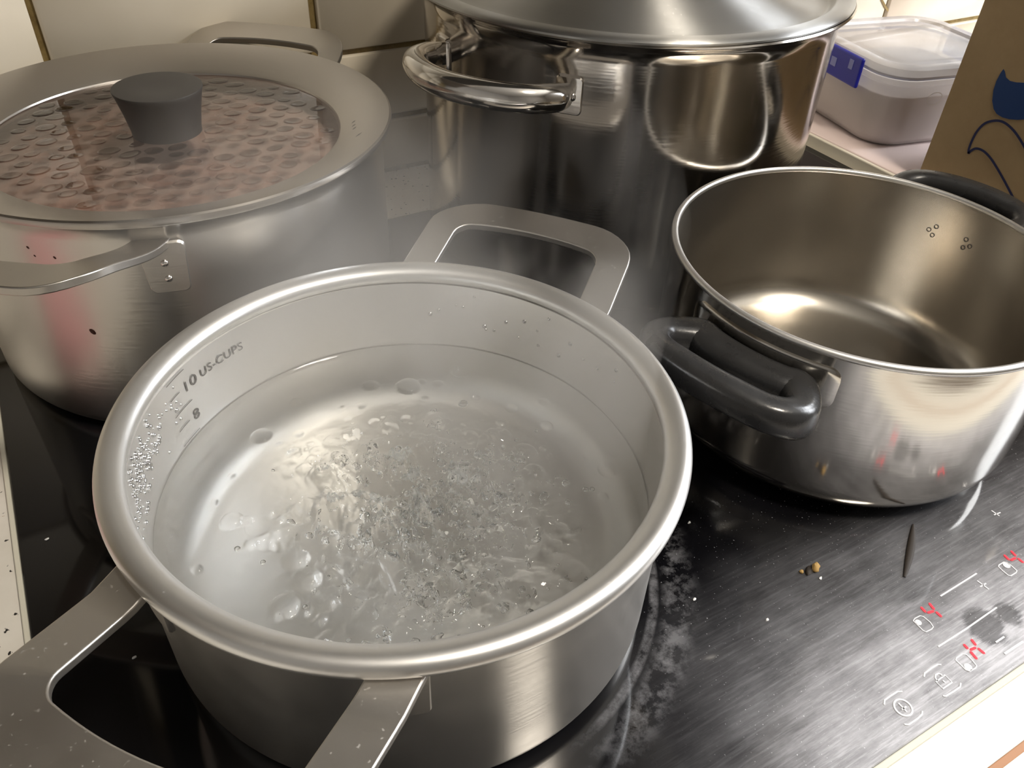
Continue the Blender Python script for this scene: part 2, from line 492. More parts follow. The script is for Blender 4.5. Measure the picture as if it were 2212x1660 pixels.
def closed_sweep(pts, ax, n=18, sub=5):
    P = np.array(pts, float); m = len(P); Q = []
    for i in range(m):
        p0, p1, p2, p3 = P[i - 1], P[i], P[(i + 1) % m], P[(i + 2) % m]
        for k in range(sub):
            t = k / sub; Q.append(0.5 * (2 * p1 + (p2 - p0) * t + (2 * p0 - 5 * p1 + 4 * p2 - p3) * t * t + (3 * p1 - p0 - 3 * p2 + p3) * t ** 3))
    m = len(Q); vs = []; fs = []
    for i in range(m):
        p = Q[i][:3]; t = Q[(i + 1) % m][:3] - Q[i - 1][:3]; t /= np.linalg.norm(t)
        s_ = np.cross(t, (0, 0, 1.0)); s_ /= np.linalg.norm(s_); w = np.cross(s_, t)
        for k in range(n):
            q = 2 * math.pi * k / n; c_, d_ = math.cos(q), math.sin(q)
            c_ = math.copysign(abs(c_) ** 0.68, c_); d_ = math.copysign(abs(d_) ** 0.68, d_)
            vs.append(tuple(p + s_ * Q[i][3] * c_ + w * Q[i][4] * d_))
    for i in range(m):
        j = (i + 1) % m
        for k in range(n):
            k2 = (k + 1) % n; fs.append((i * n + k, i * n + k2, j * n + k2, j * n + k))
    return rotz(vs, ax), fs
def curved_plate(r, az0, az1, z0, z1, th, n=14, m=8, rc=None, taper=0.0):
    """plate hugging a cylinder of radius r, with rounded corners"""
    hw = math.radians(az1 - az0) / 2 * r; hz = (z1 - z0) / 2; am = math.radians((az0 + az1) / 2); zm = (z0 + z1) / 2
    rc = rc or min(hw, hz) * 0.3
    o0 = rrect(2 * hw, 2 * hz, rc, 5); ol = []
    for i, p in enumerate(o0):
        q = o0[(i + 1) % len(o0)]; k = max(1, int(math.hypot(q[0] - p[0], q[1] - p[1]) / 0.012))
        ol += [(p[0] + (q[0] - p[0]) * j / k, p[1] + (q[1] - p[1]) * j / k) for j in range(k)]
    def ring(s, rr):
        o = []
        for u, v in ol:
            k = 1 + taper * (v / hz)
            a = am + (u * s * k) / r
            o.append((rr * math.cos(a), rr * math.sin(a), zm + v * s))
        return o
    return loft([ring(1, r - 0.003), ring(1, r + th * 0.6), ring(0.94, r + th), ring(0.8, r + th), ring(0.6, r + th), ring(0.4, r + th), ring(0.2, r + th), ring(0.03, r + th)], False, True)
def dome(r, h, n=12, m=4):
    pr = [(0, 0)] + [(r * math.cos(math.pi / 2 * k / m), h * math.sin(math.pi / 2 * k / m)) for k in range(m + 1)]
    pr[-1] = (0, h)
    return lathe(pr, n)
def rot_to(vs, C, nrm):
    q = Vector((0, 0, 1)).rotation_difference(Vector(nrm))
    return [tuple(q @ Vector(v) + Vector(C)) for v in vs]

def u_path(W, U, Rc, u0, bow, na=10, nc=8, nb=14):
    """half-open loop: arm out, rounded corner, bar, corner, arm back"""
    pts = []
    for k in range(na): pts.append((u0 + (U - Rc - u0) * k / na, -W))
    for k in range(nc + 1):
        a = math.pi / 2 * k / nc; pts.append((U - Rc + Rc * math.sin(a), -W + Rc - Rc * math.cos(a)))
    for k in range(1, nb): pts.append((U, -W + Rc + (2 * W - 2 * Rc) * k / nb))
    for k in range(nc + 1):
        a = math.pi / 2 * k / nc; pts.append((U - Rc + Rc * math.cos(a), W - Rc + Rc * math.sin(a)))
    for k in range(1, na + 1): pts.append((U - Rc + (u0 - U + Rc) * k / na, W))
    return [(u + bow * max(0, (u - u0) / (U - u0)) ** 2 * (1 - (v / W) ** 2), v) for u, v in pts]
def flat_loop(outer, inner, zf, th):
    """flat bent bar between two outlines"""
    n = len(outer); vs = []
    for pth, dz in ((outer, 0), (inner, 0), (outer, -th), (inner, -th)):
        vs += [(u, v, zf(u) + dz) for u, v in pth]
    fs = []
    for i in range(n - 1):
        o, q = i, i + 1
        fs += [(o, q, n + q, n + o), (2 * n + o, 3 * n + o, 3 * n + q, 2 * n + q), (o, 2 * n + o, 2 * n + q, q), (n + o, n + q, 3 * n + q, 3 * n + o)]
    fs += [(0, n, 3 * n, 2 * n), (n - 1, 2 * n - 1, 4 * n - 1, 3 * n - 1)]
    return vs, fs
def rotz(vs, deg):
    a = math.radians(deg); ca, sa = math.cos(a), math.sin(a)
    return [(x * ca - y * sa, x * sa + y * ca, z) for x, y, z in vs]

# ================================================================== THE SETTING
YW = 2.045          # wall plane
HX0, HX1, HY0, HY1 = -0.2275, 2.03, 0.1742, 1.754
def struct(name, v, f, mat, parent=None):
    o = part(name, v, f, mat, parent, smooth=False)
    if parent is None: o['kind'] = 'structure'
    return o
m2 = lambda a: a / S
XL, XR, YB, ZF, ZC = m2(-1.5), m2(WX), m2(-2.1), m2(-0.9), m2(1.55)
struct('floor', *box_vf(XL, XR, YB, YW + 0.3, ZF - 0.2, ZF), M_FLOOR)
struct('ceiling', *box_vf(XL, XR, YB, YW + 0.3, ZC, ZC + 0.2), M_CEIL)
struct('wall_left', *box_vf(XL - 0.2, XL, YB, YW + 0.3, ZF, ZC), M_PAINT)
struct('wall_front', *box_vf(XL, XR, YB - 0.2, YB, ZF, ZC), M_PAINT)
# right wall with a window opening
wy0, wy1, wz0, wz1 = m2(-0.63), m2(0.47), m2(0.25), m2(1.2)
wv, wf = [], []
for b in ((YB, wy0, ZF, ZC), (wy1, YW + 0.3, ZF, ZC), (wy0, wy1, ZF, wz0), (wy0, wy1, wz1, ZC)):
    v, f = box_vf(XR, XR + 0.2, *b); k = len(wv); wv += v; wf += [tuple(i + k for i in q) for q in f]
struct('wall_right', wv, wf, M_PAINT)
wn = thing('window_1', (XR, 0, 0), None, None, kind='structure')
M_WINFR = plain('white_window_paint', (0.75, 0.75, 0.74), 0.5)
for nm, b in (('window_frame', (0.0, 0.06, wy0, wy0 + 0.12, wz0, wz1)), ('window_frame', (0.0, 0.06, wy1 - 0.12, wy1, wz0, wz1)),
              ('window_frame', (0.0, 0.06, wy0, wy1, wz0, wz0 + 0.12)), ('window_frame', (0.0, 0.06, wy0, wy1, wz1 - 0.12, wz1)),
              ('window_mullion', (0.0, 0.06, (wy0 + wy1) / 2 - 0.05, (wy0 + wy1) / 2 + 0.05, wz0 + .12, wz1 - .12))):
    v, f = box_vf(*b); part(nm, v, f, M_WINFR, wn, smooth=False)

# back wall: grout bed with separate glazed tiles
wall = struct('wall_back', *box_vf(XL, XR, YW, YW + 0.3, ZF, ZC), M_GROUT)
TW, TG = 0.595, 0.0165
tile_src = {}
# bottom course, cut course, then full square tiles
for z0, z1, j0 in ((-0.012, 0.14, 3.135), (0.14, 0.325, 2.75), (0.325, 0.92, 0.63), (0.92, 1.515, 0.63), (1.515, 2.11, 0.63)):
    zc = (z0 + z1) / 2; tw, thh = TW - TG, z1 - z0 - TG
    k0 = math.floor((-1.6 - j0) / TW)
    for k in range(k0, k0 + 12):
        xc = j0 + (k + 0.5) * TW
        if xc + tw / 2 > XR - 0.02: continue
        key = round(thh, 3)
        if key not in tile_src:
            pts = rrect(tw, thh, 0.006, 3)
            rings = [[(x, 0.0, z) for x, z in pts], [(x, -0.010, z) for x, z in pts], [(x * (1 - 0.006 / tw), -0.0135, z * (1 - 0.006 / thh)) for x, z in pts]]
            v, f = loft(rings)
            tile_src[key] = part('tile', v, f, M_TILE, wall, loc=(xc, YW, zc), sharp=50)
        else:
            o = link_copy(tile_src[key], wall, (xc + rng.normal(0, 0.001), YW, zc + rng.normal(0, 0.001)))
            o.rotation_euler = (rng.normal(0, 0.003), rng.normal(0, 0.002), rng.normal(0, 0.003))
# the hairline crack through one tile behind the plastic box
def on_y(p, Y):
    d = pray(p); t = Y / d[1]
    return np.array((d[0] * t, Y, 1 + d[2] * t))
def ribbon(pts, w, nrm, closed=False):
    """flat strip along a polyline lying on a plane with normal nrm"""
    P = [np.array(p, float) for p in pts]; nrm = np.array(nrm, float); vs = []; fs = []
    m = len(P)
    for i, p in enumerate(P):
        if closed: t = P[(i + 1) % m] - P[(i - 1) % m]
        else: t = P[min(i + 1, m - 1)] - P[max(i - 1, 0)]
        t = t / np.linalg.norm(t); s = np.cross(nrm, t); s /= np.linalg.norm(s)
        ww = w[i] if hasattr(w, '__len__') else w
        vs += [tuple(p + s * ww / 2), tuple(p - s * ww / 2)]
    for i in range(m if closed else m - 1):
        j = (i + 1) % m
        fs.append((2 * i, 2 * i + 1, 2 * j + 1, 2 * j))
    return vs, fs
cp = [on_y(p, YW - 0.0145) for p in [(1903, -30), (1905, 0), (1912, 14), (1921, 26), (1926, 45)]]
v, f = ribbon(cp, [0.003, 0.007, 0.009, 0.006, 0.002], (0, -1, 0))
part('tile_crack', v, f, M_GROUT, wall, smooth=False)

# worktop slab, sealant and edge strip
top = thing('countertop', (0, 0, 0), 'white speckled stone countertop around the black hob', 'countertop')
part('worktop', *box_vf(m2(-1.2), m2(1.7), 0.03, YW - 0.016, -0.13, -0.012), M_TOP, top, smooth=False)
part('front_edging', *box_vf(m2(-1.2), m2(1.7), 0.03, HY0 - 0.009, -0.0121, -0.0105), plain('white_edging', (0.82, 0.79, 0.72), 0.4), top, smooth=False, label='plain white front edging')
bevel(part('edge_strip', *box_vf(m2(-1.2), m2(1.7), 0.094, 0.1035, -0.0125, -0.008), M_COPPER, top, smooth=False, label='thin brown inlay strip near the front edge'), 0.001)
sw = 0.009
for b in ((HX0 - sw, HX0, HY0 - sw, HY1 + sw), (HX1, HX1 + sw, HY0 - sw, HY1 + sw), (HX0, HX1, HY0 - sw, HY0), (HX0, HX1, HY1, HY1 + sw)):
    bevel(part('sealant', *box_vf(*b, -0.0125, -0.005), M_SEAL, top, smooth=False), 0.002)
for b in ((m2(-1.2), m2(1.7), 0.10, YW - 0.05, ZF, -0.131),):
    part('base_cabinet', *box_vf(*b), plain('white_cabinet', (0.7, 0.68, 0.63), 0.5), top, smooth=False)

# ceiling lamp
lamp = thing('ceiling_lamp', (m2(0.55), m2(-0.38), ZC), 'round warm ceiling lamp', 'lamp')
part('lamp_base', *lathe([(0, 0), (0.55, 0), (0.55, -0.08), (0.5, -0.1), (0, -0.1)], 48), M_CEIL, lamp)
part('lamp_diffuser', *lathe([(0.5, -0.1), (0.47, -0.17), (0.36, -0.23), (0.2, -0.26), (0, -0.27)], 48), M_LAMP, lamp)

# ================================================================== HOB
hob = thing('induction_hob', (0, 0, 0), 'black glass induction hob with red digits, smeared front corner with painted sheen', 'hob')
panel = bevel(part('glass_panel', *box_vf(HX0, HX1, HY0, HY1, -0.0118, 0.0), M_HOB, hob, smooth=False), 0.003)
ZS = 0.0006
def z4(p, k=0):   # crop frames used when reading the control panel
    return (1800 + p[0] / 4.0486, 1250 + p[1] / 4.0486) if k == 0 else (1800 + p[0] / 5.354, 1040 + p[1] / 5.354)
def gp(p, z=ZS): return (*on(p, z), z)
def symbol(name, lines, w=0.0022, mat=None, k=0, closed=False, z=ZS):
    vs, fs = [], []
    for ln in lines:
        pts = [gp(z4(p, k), z) for p in ln]
        cl = len(ln) > 2 and ln[0] == ln[-1]
        if cl: pts = pts[:-1]
        v, f = ribbon(pts, w, (0, 0, 1), cl)
        n = len(vs); vs += v; fs += [tuple(i + n for i in q) for q in f]
    return part(name, vs, fs, mat or M_PRINT, panel, smooth=False)
def blob(name, c, pr, k=0):
    a = np.array(gp(z4(c, k))); b = np.array(gp(z4((c[0] + pr, c[1] + pr * 0.6), k))); r = np.linalg.norm(a - b)
    v = [tuple(a + np.array((r * math.cos(q), r * math.sin(q), 0))) for q in np.linspace(0, 2 * math.pi, 20)[:-1]]
    return part(name, v, [tuple(range(len(v)))], M_PRINT, panel, smooth=False)
# red seven-segment digits: each segment is a short bar
DG = [('4', 0, [((765, 246), (812, 300)), ((822, 302), (884, 284)), ((836, 212), (888, 276)), ((896, 288), (952, 340))]),
      ('H', 0, [((1138, 572), (1184, 620)), ((1196, 634), (1262, 710)), ((1196, 626), (1252, 604)), ((1206, 528), (1252, 590)), ((1262, 606), (1330, 662))]),
      ('4', 1, [((1972, 848), (2040, 915)), ((2050, 916), (2115, 884)), ((2052, 800), (2118, 870)), ((2130, 886), (2206, 946))])]
for ch, k, segs in DG:
    d = None
    vs, fs = [], []
    for a, b in segs:
        A, B = np.array(gp(z4(a, k), 0.0008)), np.array(gp(z4(b, k), 0.0008))
        t = (B - A) / np.linalg.norm(B - A); s = np.array((-t[1], t[0], 0)); w = 0.0019
        n = len(vs)
        vs += [tuple(A), tuple(A + t * w + s * w), tuple(B - t * w + s * w), tuple(B), tuple(B - t * w - s * w), tuple(A + t * w - s * w)]
        fs.append(tuple(range(n, n + 6)))
    part('red_digit', vs, fs, M_RED, panel, smooth=False, label='glowing red ' + ch + ' on the hob display')
# power key
pc, pe = np.array(gp(z4((612, 1130)))), np.array(gp(z4((532, 1108))))
pr_ = np.linalg.norm(pc - pe)
v, f = ribbon([tuple(pc + pr_ * np.array((math.cos(q), math.sin(q), 0))) for q in np.linspace(0, 2 * math.pi, 37)[:-1]], 0.0026, (0, 0, 1), True)
part('power_symbol', v, f, M_PRINT, panel, smooth=False)
symbol('power_symbol', [[(570, 1090), (645, 1168)], [(600, 1148), (640, 1120)]])
symbol('bracket_symbol', [[(446, 1105), (450, 1066), (500, 1030), (560, 992), (606, 988)], [(780, 1160), (776, 1190), (740, 1226), (660, 1280), (622, 1276)]])
symbol('lock_symbol', [[(900, 905), (960, 965), (1040, 910), (978, 845), (900, 905)], [(912, 898), (893, 868), (896, 845), (920, 832), (945, 840), (957, 858)], [(958, 893), (982, 912)]])
symbol('bracket_symbol', [[(795, 862), (800, 830), (860, 785), (915, 753), (946, 755)], [(1116, 915), (1110, 950), (1060, 985), (985, 1030), (960, 1028)]])
symbol('zone_symbol', [[(1072, 715), (1080, 695), (1128, 662), (1165, 665), (1215, 715), (1255, 765), (1245, 785), (1195, 812), (1160, 800), (1110, 750), (1072, 715)]], 0.0018)
blob('zone_symbol', (1180, 775), 36)
symbol('zone_symbol', [[(700, 370), (715, 350), (760, 327), (790, 335), (850, 385), (876, 425), (860, 445), (812, 468), (785, 455), (735, 405), (700, 370)]], 0.0016)
blob('zone_symbol', (745, 385), 28)
symbol('zone_symbol', [[(1910, 985), (1920, 968), (1975, 935), (2010, 942), (2070, 985), (2126, 1036), (2115, 1058), (2055, 1095), (2025, 1088), (1960, 1035), (1910, 985)]], 0.0018, k=1)
blob('zone_symbol', (2005, 972), 42, 1)
symbol('plus_symbol', [[(1665, 1150), (1800, 1250)], [(1700, 1222), (1768, 1182)]], 0.002, k=1)
symbol('plus_symbol', [[(1830, 338), (1922, 402)], [(1860, 390), (1935, 362)]], 0.002, k=1)
symbol('minus_symbol', [[(1422, 560), (1496, 510)]], 0.0026)
symbol('slider_line', [[(918, 598), (1165, 440), (1430, 254)]], 0.0024)
symbol('slider_line', [[(1498, 660), (1662, 552)]], 0.0032)
symbol('slider_line', [[(1240, 1330), (1450, 1198), (1660, 1066)]], 0.0024, k=1)
# smear cleared to bare glass beside the digits
def smear(name, pts, mat, z=0.0004):
    P = smooth_path([gp(p, z) for p in pts] + [gp(pts[0], z)], 4)[:-1]
    return part(name, [tuple(p) for p in P], [tuple(range(len(P)))], mat, panel, smooth=False)

# ================================================================== FRONT SAUCEPAN with boiling water
CF = (0.2874, 0.7349)
fp = thing('saucepan', (*CF, 0), 'open steel saucepan with cup scale inside and flat steel loop handles', 'pot')
RB, RI = 0.3475, 0.335
outer = [(0, 0.0), (0.300, 0.0)] + arc(0.3135, 0.034, 0.034, -90, 0, 8) + [(RB, 0.10), (RB, 0.27), (0.349, 0.283)]
part('body', *lathe(outer, 160), M_POT, fp)
inner = [(0.349, 0.283), (0.336, 0.284), (RI, 0.27), (RI, 0.15)] + [(x, z) for x, z in arc(RI - 0.062, 0.080, 0.062, 0, -90, 14)] + [(0, 0.018)]
part('inside_wall', *lathe(inner, 160), M_POT_IN, fp)
rim = []
for k in range(30):
    q = 2 * math.pi * k / 30; c_, d_ = math.cos(q), math.sin(q)
    x_ = 0.0178 * math.copysign(abs(c_) ** 0.85, c_); y_ = 0.0135 * math.copysign(abs(d_) ** 0.85, d_)
    rim.append((0.3515 + x_ * 0.96 - y_ * 0.28, 0.2965 + x_ * 0.28 + y_ * 0.96))
part('rim', *lathe(rim, 200, closed=True), M_RIM, fp, sharp=80)
def zf_front(u): return 0.287 + 0.030 * min(1.0, max(0.0, (u - 0.36) / 0.12))
ho = u_path(0.180, 0.545, 0.085, 0.291, 0.018)
hi = u_path(0.127, 0.470, 0.022, 0.317, 0.018)
for ax in (39.8, 219.8):
    v, f = flat_loop(ho, hi, zf_front, 0.012)
    h = bevel(part('handle', rotz(v, ax), f, M_HANDLE, fp, sharp=30), 0.0022, 3)
    for s in (-1, 1):
        am = ax + s * 25.8
        v, f = curved_plate(RB, am - 4.6, am + 4.6, 0.195, 0.276, 0.006)
        part('mount_plate', v, f, M_HANDLE, h)

# etched cup scale on the inside wall
def cyl_pt(az, z, r=RI - 0.0012):
    a = math.radians(az); return (r * math.cos(a), r * math.sin(a), z)
for z, a1 in ((0.2805, 132.3), (0.254, 135.6), (0.2245, 132.2), (0.198, 134.9), (0.1695, 132.3)):
    azs = np.linspace(139.5, a1, 8); vs = []; fs = []
    for i, a in enumerate(azs):
        vs += [cyl_pt(a, z + 0.0007), cyl_pt(a, z - 0.0007)]
        if i: fs.append((2 * i - 2, 2 * i, 2 * i + 1, 2 * i - 1))
    part('scale_tick', vs, fs, M_MARK, fp, smooth=False)
def wall_text(txt, az0, az1, zb, hcap, name):
    cu = bpy.data.curves.new(name, 'FONT'); cu.body = txt; cu.size = 1.0; cu.resolution_u = 3; cu.space_character = 1.05
    ob = bpy.data.objects.new(name, cu); COL.objects.link(ob)
    dg = bpy.context.evaluated_depsgraph_get(); me0 = ob.evaluated_get(dg).to_mesh()
    bm = bmesh.new(); bm.from_mesh(me0); ob.evaluated_get(dg).to_mesh_clear()
    bmesh.ops.triangulate(bm, faces=bm.faces)
    xs = [q.co.x for q in bm.verts]; ys = [q.co.y for q in bm.verts]; x0, x1 = min(xs), max(xs); y1 = max(ys)
    bm.verts.ensure_lookup_table()
    vs = [cyl_pt(az0 + (az1 - az0) * (q.co.x - x0) / (x1 - x0), zb + hcap * (q.co.y + 0.16 * 0) / y1) for q in bm.verts]
    fs = [tuple(q.index for q in fc.verts) for fc in bm.faces]
    bm.free(); bpy.data.objects.remove(ob); bpy.data.curves.remove(cu)
    return part(name, vs, fs, M_MARK, fp, smooth=False, fixn=False)
wall_text('10', 133.2, 128.9, 0.2435, 0.0170, 'scale_numeral')
wall_text('US-CUPS', 127.4, 113.2, 0.2440, 0.0135, 'scale_lettering')
wall_text('8', 133.1, 130.9, 0.1880, 0.0170, 'scale_numeral')

# condensation beads on the inside wall
def bead_field(name, n, azr, zr, rr, parent, fall):
    vs, fs = [], []
    for _ in range(n):
        az = rng.uniform(*azr); z = rng.uniform(*zr)
        if rng.random() > fall(az, z): continue
        r = rng.uniform(*rr)
        v, f = dome(r, r * 0.75, 9, 3)
        v = [(x, y * rng.uniform(1.0, 1.0), q) for x, y, q in v]
        a = math.radians(az); d = (-math.cos(a), -math.sin(a), 0)
        w = rot_to(v, cyl_pt(az, z, RI), d); k = len(vs); vs += w; fs += [tuple(i + k for i in q) for q in f]
    o = part(name, vs, fs, M_BEAD, parent); o['kind'] = 'stuff'; return o
bead_field('condensation_beads', 620, (136, 186), (0.19, 0.278), (0.0017, 0.0042), fp, lambda a, z: math.exp(-((a - 158) / 13) ** 2) * math.exp(-((z - 0.245) / 0.03) ** 2) + 0.05)
bead_field('condensation_beads', 110, (-5, 60), (0.20, 0.275), (0.0018, 0.0042), fp, lambda a, z: 0.22)

v, f = lathe([(RI - 0.0008, 0.1622), (RI - 0.0008, 0.1638)], 160)  # grey ribbon painted in for the thin line the meniscus shows
part('painted_waterline', v, f, M_MARK2, fp, label='faint grey painted waterline just above the water')
# water: heaped and pitted where it boils
ZW = 0.155
NBD = 900
rng_b = np.random.default_rng(5)
bd_xy = np.stack([rng_b.normal(0.0, 0.088, NBD), rng_b.normal(-0.055, 0.108, NBD)], 1)
bd_r = np.where(rng_b.random(NBD) < 0.70, rng_b.uniform(0.004, 0.010, NBD), rng_b.uniform(0.010, 0.022, NBD))
bd_h = rng_b.uniform(0.45, 1.0, NBD) * np.where(rng_b.random(NBD) < 0.62, 1.0, -0.85)
def boil(xy):
    """height of the water surface: swell, chop and burst bubbles"""
    n = len(xy); h = np.zeros(n)
    g = np.exp(-(((xy[:, 0] - 0.005) / 0.150) ** 2 + ((xy[:, 1] + 0.060) / 0.190) ** 2) ** 1.6)
    for i in range(n):
        x, y = xy[i]; a = 0.0016 * noise.noise(Vector((x * 9, y * 9, 7.1)))
        if g[i] > 0.01:
            a += g[i] * (0.0110 * noise.noise(Vector((x * 26, y * 26, 0))) + 0.0105 * noise.noise(Vector((x * 60, y * 60, 3.3))) + 0.0040 * noise.noise(Vector((x * 150, y * 150, 9))))
        h[i] = a
    for (bx_, by_), r, k in zip(bd_xy, bd_r, bd_h):
        if math.hypot(bx_, by_) > 0.30: continue
        d2 = (xy[:, 0] - bx_) ** 2 + (xy[:, 1] - by_) ** 2; w = d2 < r * r
        h[w] += k * (np.sqrt(r * r - d2[w])) * 0.75
    return h
wr = thing('boiling_water', (*CF, 0), 'clear bubbling water at a rolling boil inside the open saucepan', 'water')
NR, NA = 230, 600
RWT = RI + 0.004; fs = []
rad = RWT * (np.arange(1, NR + 1) / NR) ** 0.85; ang_ = 2 * math.pi * np.arange(NA) / NA
XY = np.concatenate([[(0, 0)], np.stack([np.outer(rad, np.cos(ang_)).ravel(), np.outer(rad, np.sin(ang_)).ravel()], 1)])
rr_ = np.hypot(XY[:, 0], XY[:, 1])
Zs = ZW + boil(XY) + 0.007 * np.exp(-np.maximum(RI - rr_, 0) / 0.006)
vs = [tuple(p) for p in np.c_[XY, Zs]]
for k in range(NA): fs.append((0, 1 + k, 1 + (k + 1) % NA))
for i in range(NR - 1):
    a0 = 1 + i * NA; b0 = a0 + NA
    for k in range(NA):
        k2 = (k + 1) % NA; fs.append((a0 + k, b0 + k, b0 + k2, a0 + k2))
base = len(vs); last = 1 + (NR - 1) * NA
vs += [(RWT * math.cos(2 * math.pi * k / NA), RWT * math.sin(2 * math.pi * k / NA), 0.012) for k in range(NA)]
for k in range(NA):
    k2 = (k + 1) % NA; fs.append((last + k, base + k, base + k2, last + k2))
fs.append(tuple(base + k for k in range(NA - 1, -1, -1)))
part('water_body', vs, fs, M_WATER, wr, sharp=60)
# rising bubbles
uv = bmesh.new(); bmesh.ops.create_icosphere(uv, subdivisions=2, radius=1.0)
bv = np.array([q.co[:] for q in uv.verts]); bf = [tuple(q.index for q in fc.verts) for fc in uv.faces]; uv.free()
vs, fs = [], []
for _ in range(420):
    x, y = rng.normal(0.02, 0.09), rng.normal(-0.05, 0.10)
    if math.hypot(x, y) > 0.29: continue
    r = rng.uniform(0.0016, 0.0055) if rng.random() < 0.8 else rng.uniform(0.005, 0.0085)
    z = ZW - 0.003 - r * 1.15 - rng.exponential(0.018)
    if z < 0.03: continue
    k = len(vs); vs += [tuple(q) for q in bv * np.array((r, r, r * 0.85)) + np.array((x, y, z))]
    fs += [tuple(i + k for i in q) for q in bf]
ob = part('bubbles', vs, fs, M_BUBBLE, wr); ob['kind'] = 'stuff'

# ================================================================== LIDDED POT
CL = (0.1832, 1.5468)
lp = thing('cooking_pot', (*CL, 0), 'tall brushed steel pot under the glass lid, riveted loop handles', 'pot')
RL = 0.386
part('body', *lathe([(0, 0), (0.350, 0)] + arc(RL - 0.03, 0.03, 0.03, -90, 0, 8) + [(RL, 0.12), (RL, 0.38), (RL + 0.003, 0.400), (RL + 0.008, 0.406), (RL + 0.008, 0.410), (RL, 0.412), (RL - 0.008, 0.405), (RL - 0.008, 0.06), (RL - 0.03, 0.02), (0, 0.02)], 160), M_POT, lp)
def zf_left(u): 
    t = min(1.0, max(0.0, (u - 0.35) / 0.20)); t = t * t * (3 - 2 * t)
    return 0.382 + 0.050 * t
for ax in (51.0, 231.0):
    ul = 0.525 if ax < 90 else 0.570
    ho = u_path(0.178, ul, 0.075, 0.340, 0.012); hi = u_path(0.128, ul - 0.062, 0.025, 0.362, 0.012)
    v, f = flat_loop(ho, hi, zf_left, 0.013)
    h = bevel(part('handle', rotz(v, ax), f, M_HANDLE_L, lp, sharp=30), 0.002, 3)
    for s in (-1, 1):
        am = ax + s * 25.2
        v, f = curved_plate(RL, am - 4.7, am + 4.7, 0.292, 0.380, 0.008, taper=0.10)
        part('mount_plate', v, f, M_HANDLE, h)
        for zz in (0.318, 0.345):
            a = math.radians(am); d = (math.cos(a), math.sin(a), 0)
            v, f = dome(0.0062, 0.0045)
            part('rivet', rot_to(v, (d[0] * (RL + 0.0075), d[1] * (RL + 0.0075), zz), d), f, M_HANDLE2, h)
for px, py, w in ((200, 717, 0.0045), (60, 535, 0.002), (118, 557, 0.002), (75, 553, 0.0015), (267, 507, 0.0015)):
    d = pray((px, py)); o2 = np.array((0, 0)) - np.array(CL); A = d[:2] @ d[:2]; B = o2 @ d[:2]; C_ = o2 @ o2 - RL * RL
    t = (-B - math.sqrt(max(B * B - A * C_, 0))) / A; P = np.array((d[0] * t, d[1] * t, 1 + d[2] * t)) - np.array((*CL, 0))
    nr = (P[0] / RL, P[1] / RL, 0); v, f = dome(w, w * 0.4, 8, 2)
    part('splash_spot', rot_to([(x, y * 1.4, z) for x, y, z in v], P, nr), f, M_RUST, lp)
# stew inside
st = thing('stew', (*CL, 0), 'red-brown stew seen through the steamed glass lid', 'stew')
vs = [(0, 0, 0.335)]; fs = []
for i in range(1, 41):
    r = (RL - 0.0085) * i / 40
    for k in range(120):
        a = 2 * math.pi * k / 120; x, y = r * math.cos(a), r * math.sin(a)
        vs.append((x, y, 0.335 + 0.010 * noise.noise(Vector((x * 32, y * 32, 2))) + 0.006 * noise.noise(Vector((x * 70, y * 70, 4)))))
for k in range(120): fs.append((0, 1 + k, 1 + (k + 1) % 120))
for i in range(39):
    for k in range(120):
        a0 = 1 + i * 120; k2 = (k + 1) % 120; fs.append((a0 + k, a0 + 120 + k, a0 + 120 + k2, a0 + k2))
part('stew_surface', vs, fs, M_STEW, st)
# lid
lid = thing('glass_pot_lid', (*CL, 0.412), 'glass lid with wide steel ring, beaded with condensation, dark tapered knob', 'pot lid')
RG = 0.310
ringp = [(RG - 0.004, -0.030), (RG, -0.0215), (RG + 0.008, -0.0165), (0.395, 0.0105), (0.402, 0.0125), (0.4055, 0.0105), (0.4065, 0.006), (0.4055, 0.001), (0.400, 0.000), (0.394, 0.003), (RG + 0.004, -0.026)]
part('steel_ring', *lathe(ringp, 200, closed=True), M_LIDRING, lid, sharp=30)
GZ = lambda r: -0.0245 + 0.004 * (1 - (r / RG) ** 2)
glass = part('glass', *lathe([(0, GZ(0))] + [(RG * k / 14, GZ(RG * k / 14)) for k in range(1, 15)], 128), M_LIDGLASS, lid)
if glass.data.polygons[0].normal.z < 0: glass.data.flip_normals()
kn = part('knob', *lathe([(0, -0.021), (0.0600, -0.021), (0.0605, -0.012), (0.0660, 0.018), (0.0735, 0.050), (0.0765, 0.058), (0.0760, 0.0605), (0.0735, 0.0612), (0.03, 0.0585), (0, 0.058)], 96), M_KNOB, lid, sharp=50)
def mk_film():
    m, nt, b = new_mat('condensation_fog')
    co = objco(nt); n = noise_tex(nt, co, 26.0, 4.0)
    b.inputs['Base Color'].default_value = (0.68, 0.555, 0.485, 1); b.inputs['Roughness'].default_value = 0.9
    t = N(nt, 'ShaderNodeBsdfTransparent'); mx = N(nt, 'ShaderNodeMixShader')
    fr = ramp(nt, n.outputs['Fac'], 0.36, 0.62, (0.30,) * 3, (0.62,) * 3)
    L(nt, fr.outputs[0], mx.inputs[0]); L(nt, t.outputs[0], mx.inputs[1]); L(nt, b.outputs[0], mx.inputs[2])
    L(nt, mx.outputs[0], nt.nodes['Material Output'].inputs['Surface']); return m
part('condensation_film', *lathe([(0, -0.066), (0.15, -0.066), (RL - 0.011, -0.067)], 96), mk_film(), lid)
v, f = lathe([(0, 0.004), (0.35, 0.012), (0.6, 0.040), (0.8, 0.085), (0.92, 0.118), (1.0, 0.110), (1.07, 0.06), (1.12, 0.0)], 20)
dsrc = None
row = 0; y = -0.30
